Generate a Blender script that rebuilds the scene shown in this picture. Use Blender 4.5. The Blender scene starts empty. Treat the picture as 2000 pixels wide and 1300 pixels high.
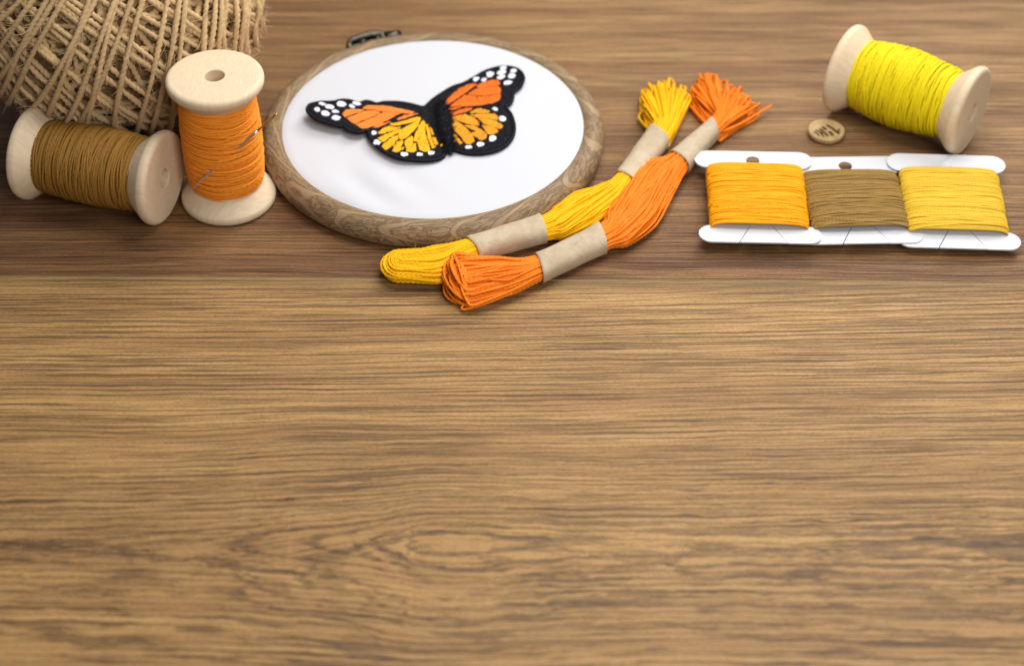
import bpy, bmesh, math, random
import numpy as np
from mathutils import Vector, Matrix
from mathutils.geometry import tessellate_polygon

rng = np.random.default_rng(7)
random.seed(7)
SC = bpy.context.scene
COL = SC.collection
CM = 0.01
PI = math.pi

# ------------------------------------------------------------------ camera model (cm)
F, TH, CH = 3800.0, math.radians(42), 38.4


def at(px, py, z=0.0):
    """table-space point (cm) at height z seen at photo pixel (2000x1300)"""
    u = (px - 1000) / F
    v = (650 - py) / F
    d = np.array([u, math.cos(TH) + v * math.sin(TH), -math.sin(TH) + v * math.cos(TH)])
    return np.array([0, 0, CH]) + d * ((z - CH) / d[2])


# ------------------------------------------------------------------ mesh helpers
class MB:
    def __init__(self):
        self.v, self.q, self.t, self.a, self.n = [], [], [], [], 0

    def add(self, v, q=None, t=None, tint=0.5):
        v = np.asarray(v, float).reshape(-1, 3)
        if q is not None and len(q):
            self.q.append(np.asarray(q, int) + self.n)
        if t is not None and len(t):
            self.t.append(np.asarray(t, int) + self.n)
        self.a.append(np.broadcast_to(np.asarray(tint, float), (len(v),)).copy())
        self.v.append(v)
        self.n += len(v)
        return self

    def mesh(self, name, mat, base=(0, 0, 0), smooth=True):
        V = (np.concatenate(self.v) - np.asarray(base, float)) * CM
        Q = np.concatenate(self.q) if self.q else np.zeros((0, 4), int)
        T = np.concatenate(self.t) if self.t else np.zeros((0, 3), int)
        me = bpy.data.meshes.new(name)
        me.vertices.add(len(V))
        me.vertices.foreach_set('co', V.astype(np.float32).ravel())
        nl = Q.size + T.size
        me.loops.add(nl)
        me.loops.foreach_set('vertex_index', np.concatenate([Q.ravel(), T.ravel()]).astype(np.int32))
        me.polygons.add(len(Q) + len(T))
        st = np.concatenate([np.arange(len(Q)) * 4, Q.size + np.arange(len(T)) * 3]).astype(np.int32)
        tot = np.concatenate([np.full(len(Q), 4), np.full(len(T), 3)]).astype(np.int32)
        me.polygons.foreach_set('loop_start', st)
        me.polygons.foreach_set('loop_total', tot)
        me.polygons.foreach_set('use_smooth', np.full(len(Q) + len(T), bool(smooth)))
        at_ = me.attributes.new('tint', 'FLOAT', 'POINT')
        at_.data.foreach_set('value', np.concatenate(self.a).astype(np.float32))
        me.materials.append(mat)
        me.update(calc_edges=True)
        me.validate()
        return me


def tag(o, label=None, cat=None, group=None, kind=None):
    for k, val in (('label', label), ('category', cat), ('group', group), ('kind', kind)):
        if val:
            o[k] = val
    return o


def thing(name, base, label, cat, group=None):
    o = bpy.data.objects.new(name, None)
    o.empty_display_size = 0.005
    o.location = Vector(base) * CM
    COL.objects.link(o)
    o['_b'] = list(map(float, base))
    return tag(o, label, cat, group)


def put(name, mb, mat, parent=None, base=None, smooth=True, label=None):
    """link one mesh object; base (cm) is the origin of the thing it belongs to"""
    if base is None:
        base = (0, 0, 0)
    me = mb.mesh(name, mat, base, smooth)
    o = bpy.data.objects.new(name, me)
    COL.objects.link(o)
    if parent is not None:
        o.parent = parent
    if label:
        o['label'] = label
    return o


def resample(p, step):
    p = np.asarray(p, float)
    d = np.r_[0, np.cumsum(np.linalg.norm(np.diff(p, axis=0), axis=1))]
    n = max(3, int(d[-1] / step) + 1)
    s = np.linspace(0, d[-1], n)
    return np.stack([np.interp(s, d, p[:, i]) for i in range(p.shape[1])], 1)


def catmull(p, per=8):
    p = np.asarray(p, float)
    P = np.vstack([2 * p[0] - p[1], p, 2 * p[-1] - p[-2]])
    out = []
    t = np.linspace(0, 1, per, endpoint=False)[:, None]
    for i in range(1, len(P) - 2):
        a, b, c, d = P[i - 1], P[i], P[i + 1], P[i + 2]
        out.append(.5 * ((2 * b) + (c - a) * t + (2 * a - 5 * b + 4 * c - d) * t ** 2 + (3 * b - a - 3 * c + d) * t ** 3))
    out.append(p[-1:])
    return np.vstack(out)


def tube(mb, path, r, seg=6, lobe=0.0, pitch=.3, ref=None, closed=False, tint=.5, ph=0.0, cap=True, flat=1.0):
    path = np.asarray(path, float)
    n = len(path)
    if closed:
        tg = np.roll(path, -1, 0) - np.roll(path, 1, 0)
    else:
        tg = np.gradient(path, axis=0)
    tg /= np.linalg.norm(tg, axis=1)[:, None] + 1e-12
    if ref is None:
        ref = np.array([0, 0, 1.]) if abs(tg[:, 2]).mean() < .8 else np.array([1., 0, 0])
    ref = np.broadcast_to(ref, path.shape)
    nn = ref - (ref * tg).sum(1)[:, None] * tg
    nn /= np.linalg.norm(nn, axis=1)[:, None] + 1e-9
    bb = np.cross(tg, nn)
    s = np.r_[0, np.cumsum(np.linalg.norm(np.diff(path, axis=0), axis=1))]
    th = np.linspace(0, 2 * PI, seg, endpoint=False)
    phase = 2 * PI * s / pitch + ph
    rr = np.broadcast_to(np.asarray(r, float), (n,))
    rad = rr[:, None] * (1 + lobe * np.cos(2 * (th[None] - phase[:, None])))
    V = path[:, None] + rad[..., None] * (np.cos(th)[None, :, None] * nn[:, None] * flat + np.sin(th)[None, :, None] * bb[:, None])
    i = np.arange(n if closed else n - 1)
    j = np.arange(seg)
    I, J = np.meshgrid(i, j, indexing='ij')
    I2 = (I + 1) % n
    J2 = (J + 1) % seg
    Q = np.stack([I * seg + J, I * seg + J2, I2 * seg + J2, I2 * seg + J], -1).reshape(-1, 4)
    V = V.reshape(-1, 3)
    T = None
    if cap and not closed:
        c0, c1 = len(V), len(V) + 1
        V = np.vstack([V, path[0], path[-1]])
        T = [(c0, (k + 1) % seg, k) for k in range(seg)] + [(c1, (n - 1) * seg + k, (n - 1) * seg + (k + 1) % seg) for k in range(seg)]
    mb.add(V, Q, T, tint)


def lathe(mb, prof, seg=64, M=None, closed=False, tint=.5, c=(0, 0, 0)):
    """profile of (r, z) around local z"""
    prof = np.asarray(prof, float)
    n = len(prof)
    th = np.linspace(0, 2 * PI, seg, endpoint=False)
    V = np.stack([prof[:, 0][:, None] * np.cos(th), prof[:, 0][:, None] * np.sin(th), np.repeat(prof[:, 1][:, None], seg, 1)], -1)
    V = V.reshape(-1, 3) + np.asarray(c)
    if M is not None:
        V = V @ np.asarray(M).T
    i = np.arange(n if closed else n - 1)
    I, J = np.meshgrid(i, np.arange(seg), indexing='ij')
    I2 = (I + 1) % n
    J2 = (J + 1) % seg
    Q = np.stack([I * seg + J, I * seg + J2, I2 * seg + J2, I2 * seg + J], -1).reshape(-1, 4)
    mb.add(V, Q, None, tint)


def round_prof(pts, rad=.06, k=4):
    """round the corners of an open profile"""
    pts = [np.array(p, float) for p in pts]
    out = [pts[0]]
    for a, b, c in zip(pts, pts[1:], pts[2:]):
        r = min(rad, .45 * np.linalg.norm(a - b), .45 * np.linalg.norm(c - b))
        p, q = b + (a - b) / np.linalg.norm(a - b) * r, b + (c - b) / np.linalg.norm(c - b) * r
        for t in np.linspace(0, 1, k + 1):
            out.append((1 - t) ** 2 * p + 2 * t * (1 - t) * b + t * t * q)
    out.append(pts[-1])
    return out


def prism(mb, loops, z0, z1, zf=None, tint=.5):
    """flat plate from outline + hole loops (xy); zf(x,y) adds height"""
    loops = [np.asarray(l, float)[:, :2] for l in loops]
    tri = tessellate_polygon([[Vector((x, y, 0)) for x, y in l] for l in loops])
    P = np.vstack(loops)
    add = np.array([zf(x, y) for x, y in P]) if zf else np.zeros(len(P))
    n = len(P)
    V = np.vstack([np.c_[P, add + z0], np.c_[P, add + z1]])
    T = []
    for a, b, c in tri:
        if np.cross(P[b] - P[a], P[c] - P[a]) < 0:
            b, c = c, b
        T += [(a + n, b + n, c + n), (a, c, b)]
    Q = []
    o = 0
    for l in loops:
        m = len(l)
        area = np.sum(l[:, 0] * np.roll(l[:, 1], -1) - np.roll(l[:, 0], -1) * l[:, 1])
        outer = (o == 0)
        for k in range(m):
            a, b = o + k, o + (k + 1) % m
            if (area > 0) == outer:
                Q.append((a, b, b + n, a + n))
            else:
                Q.append((b, a, a + n, b + n))
        o += m
    mb.add(V, Q, T, tint)


# ------------------------------------------------------------------ materials
class NT:
    def __init__(self, name):
        self.mat = bpy.data.materials.new(name)
        self.mat.use_nodes = True
        self.nt = self.mat.node_tree
        self.nt.nodes.clear()
        self.out = self.nt.nodes.new('ShaderNodeOutputMaterial')
        self.b = self.nt.nodes.new('ShaderNodeBsdfPrincipled')
        self.nt.links.new(self.b.outputs[0], self.out.inputs[0])

    def node(self, t, **kw):
        n = self.nt.nodes.new(t)
        for k, v in kw.items():
            setattr(n, k, v)
        return n

    def link(self, s, sock):
        if isinstance(s, (int, float)):
            sock.default_value = s
        elif isinstance(s, (tuple, list)):
            sock.default_value = tuple(s) if len(sock.default_value) == len(s) else tuple(s) + (1,)
        else:
            self.nt.links.new(s, sock)

    def m(self, op, a, b=0.0, c=0.0, clamp=False):
        n = self.node('ShaderNodeMath', operation=op, use_clamp=clamp)
        for s, k in zip((a, b, c), n.inputs):
            self.link(s, k)
        return n.outputs[0]

    def obj(self):
        n = self.node('ShaderNodeTexCoord')
        v = self.node('ShaderNodeVectorMath', operation='SCALE')
        self.nt.links.new(n.outputs['Object'], v.inputs[0])
        v.inputs['Scale'].default_value = 100.0
        return v.outputs[0]

    def sep(self, v):
        n = self.node('ShaderNodeSeparateXYZ')
        self.link(v, n.inputs[0])
        return n.outputs

    def comb(self, x, y, z=0.0):
        n = self.node('ShaderNodeCombineXYZ')
        for s, k in zip((x, y, z), n.inputs):
            self.link(s, k)
        return n.outputs[0]

    def noise(self, vec, scale=1.0, detail=2.0, rough=.5, dist=0.0):
        n = self.node('ShaderNodeTexNoise')
        self.link(vec, n.inputs['Vector'])
        n.inputs['Scale'].default_value = scale
        n.inputs['Detail'].default_value = detail
        n.inputs['Roughness'].default_value = rough
        n.inputs['Distortion'].default_value = dist
        return n.outputs[0]

    def step(self, x, lo, hi, a=0.0, b=1.0):
        n = self.node('ShaderNodeMapRange', interpolation_type='SMOOTHSTEP')
        for s, k in zip((x, lo, hi, a, b), n.inputs):
            self.link(s, k)
        return n.outputs[0]

    def mix(self, f, a, b, bt='MIX'):
        n = self.node('ShaderNodeMix', data_type='RGBA', blend_type=bt)
        self.link(f, n.inputs[0])
        self.link(a, n.inputs[6])
        self.link(b, n.inputs[7])
        return n.outputs[2]

    def attr(self, name='tint'):
        return self.node('ShaderNodeAttribute', attribute_name=name).outputs['Fac']

    def bump(self, h, strength=.3, dist=.0005):
        n = self.node('ShaderNodeBump')
        n.inputs['Strength'].default_value = strength
        n.inputs['Distance'].default_value = dist
        self.link(h, n.inputs['Height'])
        self.nt.links.new(n.outputs[0], self.b.inputs['Normal'])

    def set(self, **kw):
        for k, v in kw.items():
            self.link(v, self.b.inputs[k.replace('_', ' ')])
        return self


def s2l(r, g, b):
    f = lambda c: (c / 255 / 12.92) if c <= 10 else ((c / 255 + .055) / 1.055) ** 2.4
    return (f(r), f(g), f(b))


def thread_mat(name, rgb, var=.25, rough=.62, sheen=.0, spec=.2):
    m = NT(name)
    v = m.obj()
    n = m.noise(v, 9.0, 3)
    t = m.m('ADD', m.m('MULTIPLY', m.attr(), .6), m.m('MULTIPLY', n, .5))
    dark = tuple(c * (1 - var) for c in rgb)
    lite = tuple(min(1, c * (1 + var * .8)) for c in rgb)
    m.set(Base_Color=m.mix(t, dark, lite), Roughness=rough, Sheen_Weight=sheen, Sheen_Roughness=.5)
    m.b.inputs['Specular IOR Level'].default_value = spec
    m.bump(m.noise(v, 60.0, 2), .35, .0002)
    return m.mat


def plain(name, rgb, rough=.6, metal=0.0, noise=0.0, nscale=20, bump=0.0, spec=.4):
    m = NT(name)
    v = m.obj()
    if noise:
        n = m.step(m.noise(v, nscale, 4, .6), .3, .7)
        c = m.mix(n, tuple(x * (1 - noise) for x in rgb), tuple(min(1, x * (1 + noise)) for x in rgb))
    else:
        c = rgb
    m.set(Base_Color=c, Roughness=rough, Metallic=metal)
    m.b.inputs['Specular IOR Level'].default_value = spec
    if bump:
        m.bump(m.noise(v, nscale * 2, 3), bump, .0003)
    return m.mat


def make_table_mat():
    m = NT('oak_laminate')
    M = m.m
    x, y, z = m.sep(m.obj())
    v = M('SUBTRACT', M('ADD', y, M('MULTIPLY', x, .01)), 45.055)
    idx = M('FLOOR', M('DIVIDE', v, 19.0))
    front = M('COMPARE', idx, -1.0, .1)
    seed = M('MULTIPLY', idx, 7.13)
    xo = M('ADD', x, M('MULTIPLY', M('ADD', idx, 1.0), 43.7))
    wn = M('SUBTRACT', m.noise(m.comb(M('MULTIPLY', xo, .10), M('MULTIPLY', y, .30), seed), 1.0, 3, .5), .5)
    wf = M('SUBTRACT', m.noise(m.comb(M('MULTIPLY', xo, .9), M('MULTIPLY', y, 1.6), seed), 1.0, 2, .5), .5)
    # front plank: cathedral figure with an eye
    d0 = M('SUBTRACT', y, 34.35)
    up = M('DIVIDE', d0, 9.0, clamp=True)
    slope = M('MULTIPLY', up, M('ADD', M('MULTIPLY', x, .03), M('MULTIPLY', M('MULTIPLY', x, x), .001)))
    dy = M('ADD', M('SUBTRACT', d0, slope), M('ADD', M('MULTIPLY', wn, .40), M('MULTIPLY', wf, M('ADD', .05, M('MULTIPLY', M('EXPONENT', M('MULTIPLY', M('MULTIPLY', d0, d0), -.09)), .16)))))
    fc = m.node('ShaderNodeFloatCurve')
    pts = [(-26, .0), (-18, .06), (-11.9, .16), (-7.6, .32), (-6, .47), (-4.05, .66), (-2.9, .86), (-1.75, 1.0), (0.2, .94), (2.2, .87), (5, .85), (9.2, .87), (13, .93), (20, 1.0)]
    cu = fc.mapping.curves[0]
    while len(cu.points) < len(pts):
        cu.points.new(.5, .5)
    for p, (a, b) in zip(cu.points, pts):
        p.location = ((a + 26) / 46, b)
    fc.mapping.update()
    m.link(M('DIVIDE', M('ADD', x, 26.0), 46.0, clamp=True), fc.inputs['Value'])
    fall = M('EXPONENT', M('MULTIPLY', M('MULTIPLY', dy, dy), -.07))
    hx = M('MULTIPLY', M('MULTIPLY', fc.outputs[0], 5.2), fall)
    cone = M('MULTIPLY', M('SUBTRACT', M('SQRT', M('ADD', M('MULTIPLY', dy, dy), .40)), .63), 4.7)
    # small curl above the eye
    cx, cy = M('ADD', x, 5.6), M('SUBTRACT', y, 38.3)
    curl = M('EXPONENT', M('MULTIPLY', M('ADD', M('MULTIPLY', M('MULTIPLY', cx, cx), .16), M('MULTIPLY', M('MULTIPLY', cy, cy), .55)), -1.0))
    gf = M('SUBTRACT', M('SUBTRACT', cone, hx), M('MULTIPLY', curl, 1.1))
    # straight-grained planks
    gb = M('ADD', M('MULTIPLY', y, 6.2), M('MULTIPLY', wn, 3.6))
    gb = M('ADD', gb, M('MULTIPLY', wf, .25))
    jit = M('SUBTRACT', m.noise(m.comb(M('MULTIPLY', xo, .8), M('MULTIPLY', y, 8.0), seed), 1.0, 3, .65), .5)
    nearj = M('MULTIPLY', M('EXPONENT', M('MULTIPLY', M('MULTIPLY', d0, d0), -.09)), front)
    g = M('ADD', M('MULTIPLY', front, gf), M('MULTIPLY', M('SUBTRACT', 1.0, front), gb))
    g = M('ADD', g, M('MULTIPLY', jit, M('ADD', .40, M('MULTIPLY', nearj, .75))))
    # growth-ring lines
    amp = m.step(m.noise(m.comb(M('MULTIPLY', xo, .13), M('MULTIPLY', g, .42), seed), 1.0, 3, .6), .34, .64)
    near = M('MULTIPLY', M('EXPONENT', M('MULTIPLY', M('MULTIPLY', d0, d0), -.09)), front)
    s = M('SINE', M('ADD', M('MULTIPLY', g, 2 * PI), M('MULTIPLY', wf, .6)))
    ringw = m.step(s, .25, .98)
    ringn = m.step(s, .62, .95)
    ring = M('MULTIPLY', M('ADD', M('MULTIPLY', ringn, .75), M('MULTIPLY', M('MULTIPLY', ringw, near), .25)), M('MAXIMUM', amp, M('MULTIPLY', near, .8)))
    # pores and fibres that follow the grain
    pv = m.comb(M('MULTIPLY', xo, .13), M('ADD', M('MULTIPLY', g, 1.9), M('MULTIPLY', y, 2.4)), seed)
    pores = m.step(m.noise(pv, 1.0, 3, .6), .53, .60)
    pv2 = m.comb(M('MULTIPLY', xo, .32), M('ADD', M('MULTIPLY', g, 2.6), M('MULTIPLY', y, 9.0)), M('ADD', seed, 3.0))
    fine = m.step(m.noise(pv2, 1.0, 3, .6), .50, .64)
    sv = m.comb(M('MULTIPLY', xo, 3.2), M('MULTIPLY', g, 8.0), seed)
    fib = m.noise(sv, 1.0, 2, .6)
    band = m.step(m.noise(m.comb(M('MULTIPLY', xo, .07), M('MULTIPLY', g, .20), M('ADD', seed, 9.0)), 1.0, 3, .55), .33, .68)
    lite = m.mix(front, s2l(158, 114, 69), s2l(198, 154, 95))
    warm = m.mix(front, s2l(112, 73, 45), s2l(161, 119, 72))
    drk = m.mix(front, s2l(36, 22, 17), s2l(48, 30, 23))
    far_sheen = m.step(M('ADD', M('ADD', v, M('MULTIPLY', x, .30)), M('MULTIPLY', wn, 6.0)), 1.5, 14.0)  # window sheen put into the colour: wood paler toward the back right
    far_sheen = M('MULTIPLY', far_sheen, M('SUBTRACT', 1.0, front))
    lite = m.mix(far_sheen, lite, s2l(182, 141, 90))
    warm = m.mix(far_sheen, warm, s2l(148, 106, 66))
    c = m.mix(M('MULTIPLY', band, M('SUBTRACT', 1.0, M('MULTIPLY', front, .25))), lite, warm)
    c = m.mix(M('MULTIPLY', fib, .35), c, m.mix(.5, c, drk))
    f1 = M('MULTIPLY', ring, M('SUBTRACT', .84, M('MULTIPLY', near, .20)))
    f2 = M('MULTIPLY', pores, M('SUBTRACT', .58, M('MULTIPLY', near, .05)))
    f3 = M('MULTIPLY', fine, M('SUBTRACT', .70, M('MULTIPLY', front, .16)))
    tot = M('SUBTRACT', 1.0, M('MULTIPLY', M('MULTIPLY', M('SUBTRACT', 1.0, f1), M('SUBTRACT', 1.0, f2)), M('SUBTRACT', 1.0, f3)))
    c = m.mix(M('MULTIPLY', tot, M('SUBTRACT', 1.0, M('MULTIPLY', far_sheen, .15))), c, drk)
    stip = m.noise(m.comb(M('MULTIPLY', xo, 9.0), M('MULTIPLY', y, 22.0), seed), 1.0, 3, .75)
    c = m.mix(M('MULTIPLY', m.step(stip, .40, .66), .30), c, drk)
    # the dull worn strip and pale eased edge along each seam
    fv = M('MULTIPLY', M('FRACT', M('DIVIDE', v, 19.0)), 19.0)
    c = m.mix(m.step(fv, 18.45, 18.75, 0.0, .38), c, s2l(110, 92, 52))
    c = m.mix(m.step(M('ABSOLUTE', M('SUBTRACT', fv, 9.5)), 9.44, 9.47, 0.0, .35), c, s2l(196, 176, 124))
    # glints off the embossed pores, painted into the colour as pale specks
    sp = m.step(m.noise(m.comb(M('MULTIPLY', xo, 7.0), M('MULTIPLY', y, 12.0), seed), 1.0, 3, .7), .60, .74)
    spm = m.step(m.noise(m.comb(M('MULTIPLY', xo, .35), M('MULTIPLY', y, .6), 4.0), 1.0, 2), .42, .66)
    c = m.mix(M('MULTIPLY', M('MULTIPLY', sp, spm), .34), c, s2l(186, 168, 150))
    m.set(Base_Color=c, Roughness=M('ADD', .48, M('MULTIPLY', fib, .16)))
    m.b.inputs['Specular IOR Level'].default_value = .30
    m.bump(M('SUBTRACT', M('MULTIPLY', fib, .5), M('ADD', M('MULTIPLY', tot, .9), M('MULTIPLY', sp, -.3))), .55, .00025)
    return m.mat


def make_birch():
    m = NT('turned_birch')
    M = m.m
    x, y, z = m.sep(m.obj())
    w = m.noise(m.comb(M('MULTIPLY', x, .5), M('MULTIPLY', y, .5), M('MULTIPLY', z, .25)), 1.0, 2)
    g = m.noise(m.comb(M('MULTIPLY', x, 3.0), M('MULTIPLY', M('ADD', y, w), 15.0), M('MULTIPLY', z, .45)), 1.0, 4, .6)
    big = m.noise(m.comb(x, M('MULTIPLY', y, .6), M('MULTIPLY', z, .3)), .9, 3)
    c = m.mix(m.step(g, .34, .68), s2l(222, 203, 172), s2l(212, 190, 157))
    c = m.mix(M('MULTIPLY', m.step(big, .40, .7), .22), c, s2l(224, 190, 158))
    sp = m.step(m.noise(m.comb(M('MULTIPLY', x, 26.0), M('MULTIPLY', y, 26.0), M('MULTIPLY', z, 5.0)), 1.0, 2), .62, .76)
    c = m.mix(M('MULTIPLY', sp, .2), c, s2l(176, 138, 96))
    m.set(Base_Color=c, Roughness=.58)
    m.b.inputs['Specular IOR Level'].default_value = .3
    m.bump(g, .06, .0001)
    return m.mat


def make_hoop_mat():
    m = NT('faux_wood_grain')
    M = m.m
    tc = m.node('ShaderNodeTexCoord')
    u, w, _ = m.sep(tc.outputs['UV'])         # u = arc length in cm, w = across the ring in cm
    n1 = M('SUBTRACT', m.noise(m.comb(M('MULTIPLY', u, .30), M('MULTIPLY', w, .5)), 1.0, 2), .5)
    n2 = M('SUBTRACT', m.noise(m.comb(M('MULTIPLY', u, 1.4), M('MULTIPLY', w, 2.0), 5.0), 1.0, 2), .5)
    wc = M('SUBTRACT', w, M('ADD', .62, M('MULTIPLY', n1, 1.0)))
    para = M('MULTIPLY', M('MULTIPLY', wc, wc), 3.6)
    flip = M('SINE', M('MULTIPLY', u, .23))
    g = M('ADD', M('MULTIPLY', u, .50), M('MULTIPLY', para, M('ADD', M('MULTIPLY', flip, .35), -.75)))
    g = M('ADD', g, M('ADD', M('MULTIPLY', n1, 2.2), M('MULTIPLY', n2, .35)))
    f = M('FRACT', g)
    smooth = M('MULTIPLY', m.step(f, .04, .09), m.step(f, .30, .22))       # pale smooth latewood ribbon
    edge = M('MAXIMUM', m.step(M('ABSOLUTE', M('SUBTRACT', f, .06)), .035, .012),
             M('MULTIPLY', m.step(M('ABSOLUTE', M('SUBTRACT', f, .285)), .03, .01), .8))
    cv = m.comb(M('ADD', M('MULTIPLY', u, 2.2), M('MULTIPLY', n2, 2.0)), M('ADD', M('MULTIPLY', w, 11.0), M('MULTIPLY', g, 3.0)), 2.0)
    cr = m.noise(cv, 1.0, 3, .55, .9)
    crack = m.step(M('ABSOLUTE', M('SUBTRACT', cr, .5)), .085, .02)
    crack = M('MULTIPLY', crack, M('SUBTRACT', 1.0, smooth))
    c = m.mix(m.noise(m.comb(M('MULTIPLY', u, .8), M('MULTIPLY', w, 4.0), 1.0), 1.0, 3), s2l(142, 117, 84), s2l(164, 137, 102))
    c = m.mix(M('MULTIPLY', smooth, .22), c, s2l(172, 144, 108))
    d = M('MAXIMUM', M('MULTIPLY', edge, .5), M('MULTIPLY', crack, .66))
    c = m.mix(d, c, s2l(82, 60, 40))
    m.set(Base_Color=c, Roughness=.52)
    m.b.inputs['Specular IOR Level'].default_value = .35
    m.bump(M('SUBTRACT', 0.0, d), .45, .0003)
    return m.mat


def make_kraft():
    m = NT('kraft_paper')
    v = m.obj()
    a = m.noise(v, 2.2, 4, .6)
    b = m.noise(v, 22.0, 3, .7)
    c = m.mix(m.step(a, .35, .65), s2l(192, 174, 146), s2l(178, 159, 130))
    c = m.mix(m.m('MULTIPLY', m.step(b, .56, .70), .35), c, s2l(222, 206, 178))
    c = m.mix(m.m('MULTIPLY', m.step(b, .42, .30), .45), c, s2l(138, 114, 84))
    m.set(Base_Color=c, Roughness=.75)
    m.bump(m.m('ADD', b, a), .35, .0004)
    return m.mat


def make_cloth():
    m = NT('white_cotton')
    v = m.obj()
    x, y, z = m.sep(v)
    wv = m.m('MULTIPLY', m.m('SINE', m.m('MULTIPLY', x, 150.0)), m.m('SINE', m.m('MULTIPLY', y, 150.0)))
    n = m.noise(v, 30.0, 3, .7)
    m.set(Base_Color=m.mix(n, s2l(197, 197, 202), s2l(208, 208, 213)), Roughness=.85, Sheen_Weight=.2)
    m.bump(m.m('ADD', m.m('MULTIPLY', wv, .3), n), .18, .0002)
    return m.mat


MAT = dict(
    table=make_table_mat(), birch=make_birch(), hoop=make_hoop_mat(), kraft=make_kraft(), cloth=make_cloth(),
    brown=thread_mat('bronze_brown_cotton', s2l(148, 106, 44), .28),
    orange=thread_mat('orange_cotton', s2l(252, 148, 42), .18),
    yellow=thread_mat('lemon_yellow_cotton', s2l(230, 208, 14), .16),
    skeiny=thread_mat('golden_yellow_cotton', s2l(254, 182, 2), .16),
    skeino=thread_mat('bright_orange_cotton', s2l(246, 130, 26), .18),
    bob1=thread_mat('amber_cotton', s2l(246, 162, 2), .2),
    bob2=thread_mat('olive_brown_cotton', s2l(148, 116, 58), .28),
    bob3=thread_mat('mustard_cotton', s2l(226, 184, 54), .2),
    jute=thread_mat('natural_jute', s2l(200, 168, 122), .34, .85, .1),
    fuzz=thread_mat('jute_fibre', s2l(214, 184, 138), .3, .85, .1),
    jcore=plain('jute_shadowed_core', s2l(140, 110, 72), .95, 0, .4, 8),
    card=plain('white_card', s2l(208, 208, 213), .5, 0, .015, 30, .05),
    black=plain('black_felt', (.006, .006, .008), .9, 0, .5, 30, .8, .12),
    bstitch=thread_mat('black_rayon', (.008, .008, .012), .6, .65, .0, .14),
    po=thread_mat('patch_orange_rayon', s2l(250, 134, 46), .22, .5),
    pd=thread_mat('patch_deep_orange_rayon', s2l(244, 116, 30), .22, .5),
    py=thread_mat('patch_yellow_rayon', s2l(242, 176, 20), .22, .5),
    pg=thread_mat('patch_gold_rayon', s2l(226, 150, 22), .22, .5),
    pw=thread_mat('patch_white_rayon', s2l(236, 236, 244), .06, .5),
    steel=plain('needle_steel', (.72, .71, .69), .28, 1.0),
    gold=plain('gilt_needle_eye', (.75, .50, .18), .25, 1.0),
    antique=plain('antique_brass', (.085, .075, .06), .3, 1.0, .35, 10),
    button=plain('coconut_wood', s2l(186, 158, 108), .5, 0, .12, 6, .1),
    burn=plain('burnt_engraving', s2l(92, 60, 28), .8, 0, .3, 12),
    hole=plain('bore_wood', s2l(190, 150, 96), .8, 0, .3, 12, .5),
)

# ------------------------------------------------------------------ the table
W = 19.0
tb = MB()
for k in range(-3, 6):
    # planks run along x, skewed by the seam's slight tilt; each with a fine eased edge
    y0, y1, e = 45.055 + k * W, 45.055 + (k + 1) * W, .018
    prof = [(y0 + .004, -2), (y0 + .004, -e * 1.5), (y0 + .004 + e, 0), (y1 - .004 - e, 0), (y1 - .004, -e * 1.5), (y1 - .004, -2)]
    X = np.array([-95., 95.])
    V = [(xx, yy - .01 * xx, zz) for xx in X for yy, zz in prof]
    n = len(prof)
    Q = [(i, n + i, n + i + 1, i + 1) for i in range(n - 1)]
    tb.add(V, Q)
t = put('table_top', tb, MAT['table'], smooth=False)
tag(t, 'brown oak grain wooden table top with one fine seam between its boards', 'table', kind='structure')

# ------------------------------------------------------------------ spools
H, R = 4.72, 1.5


def flange_mb():
    mb = MB()
    prof = [(.30, .95), (.30, .03), (.33, 0.0), (1.38, 0.0), (1.47, .05), (1.505, .14), (1.49, .27), (1.42, .36), (1.12, .72), (.98, .95), (.30, .95)]
    lathe(mb, round_prof(prof, .05), 96)
    return mb


FL = flange_mb().mesh('flange', MAT['birch'])


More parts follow.
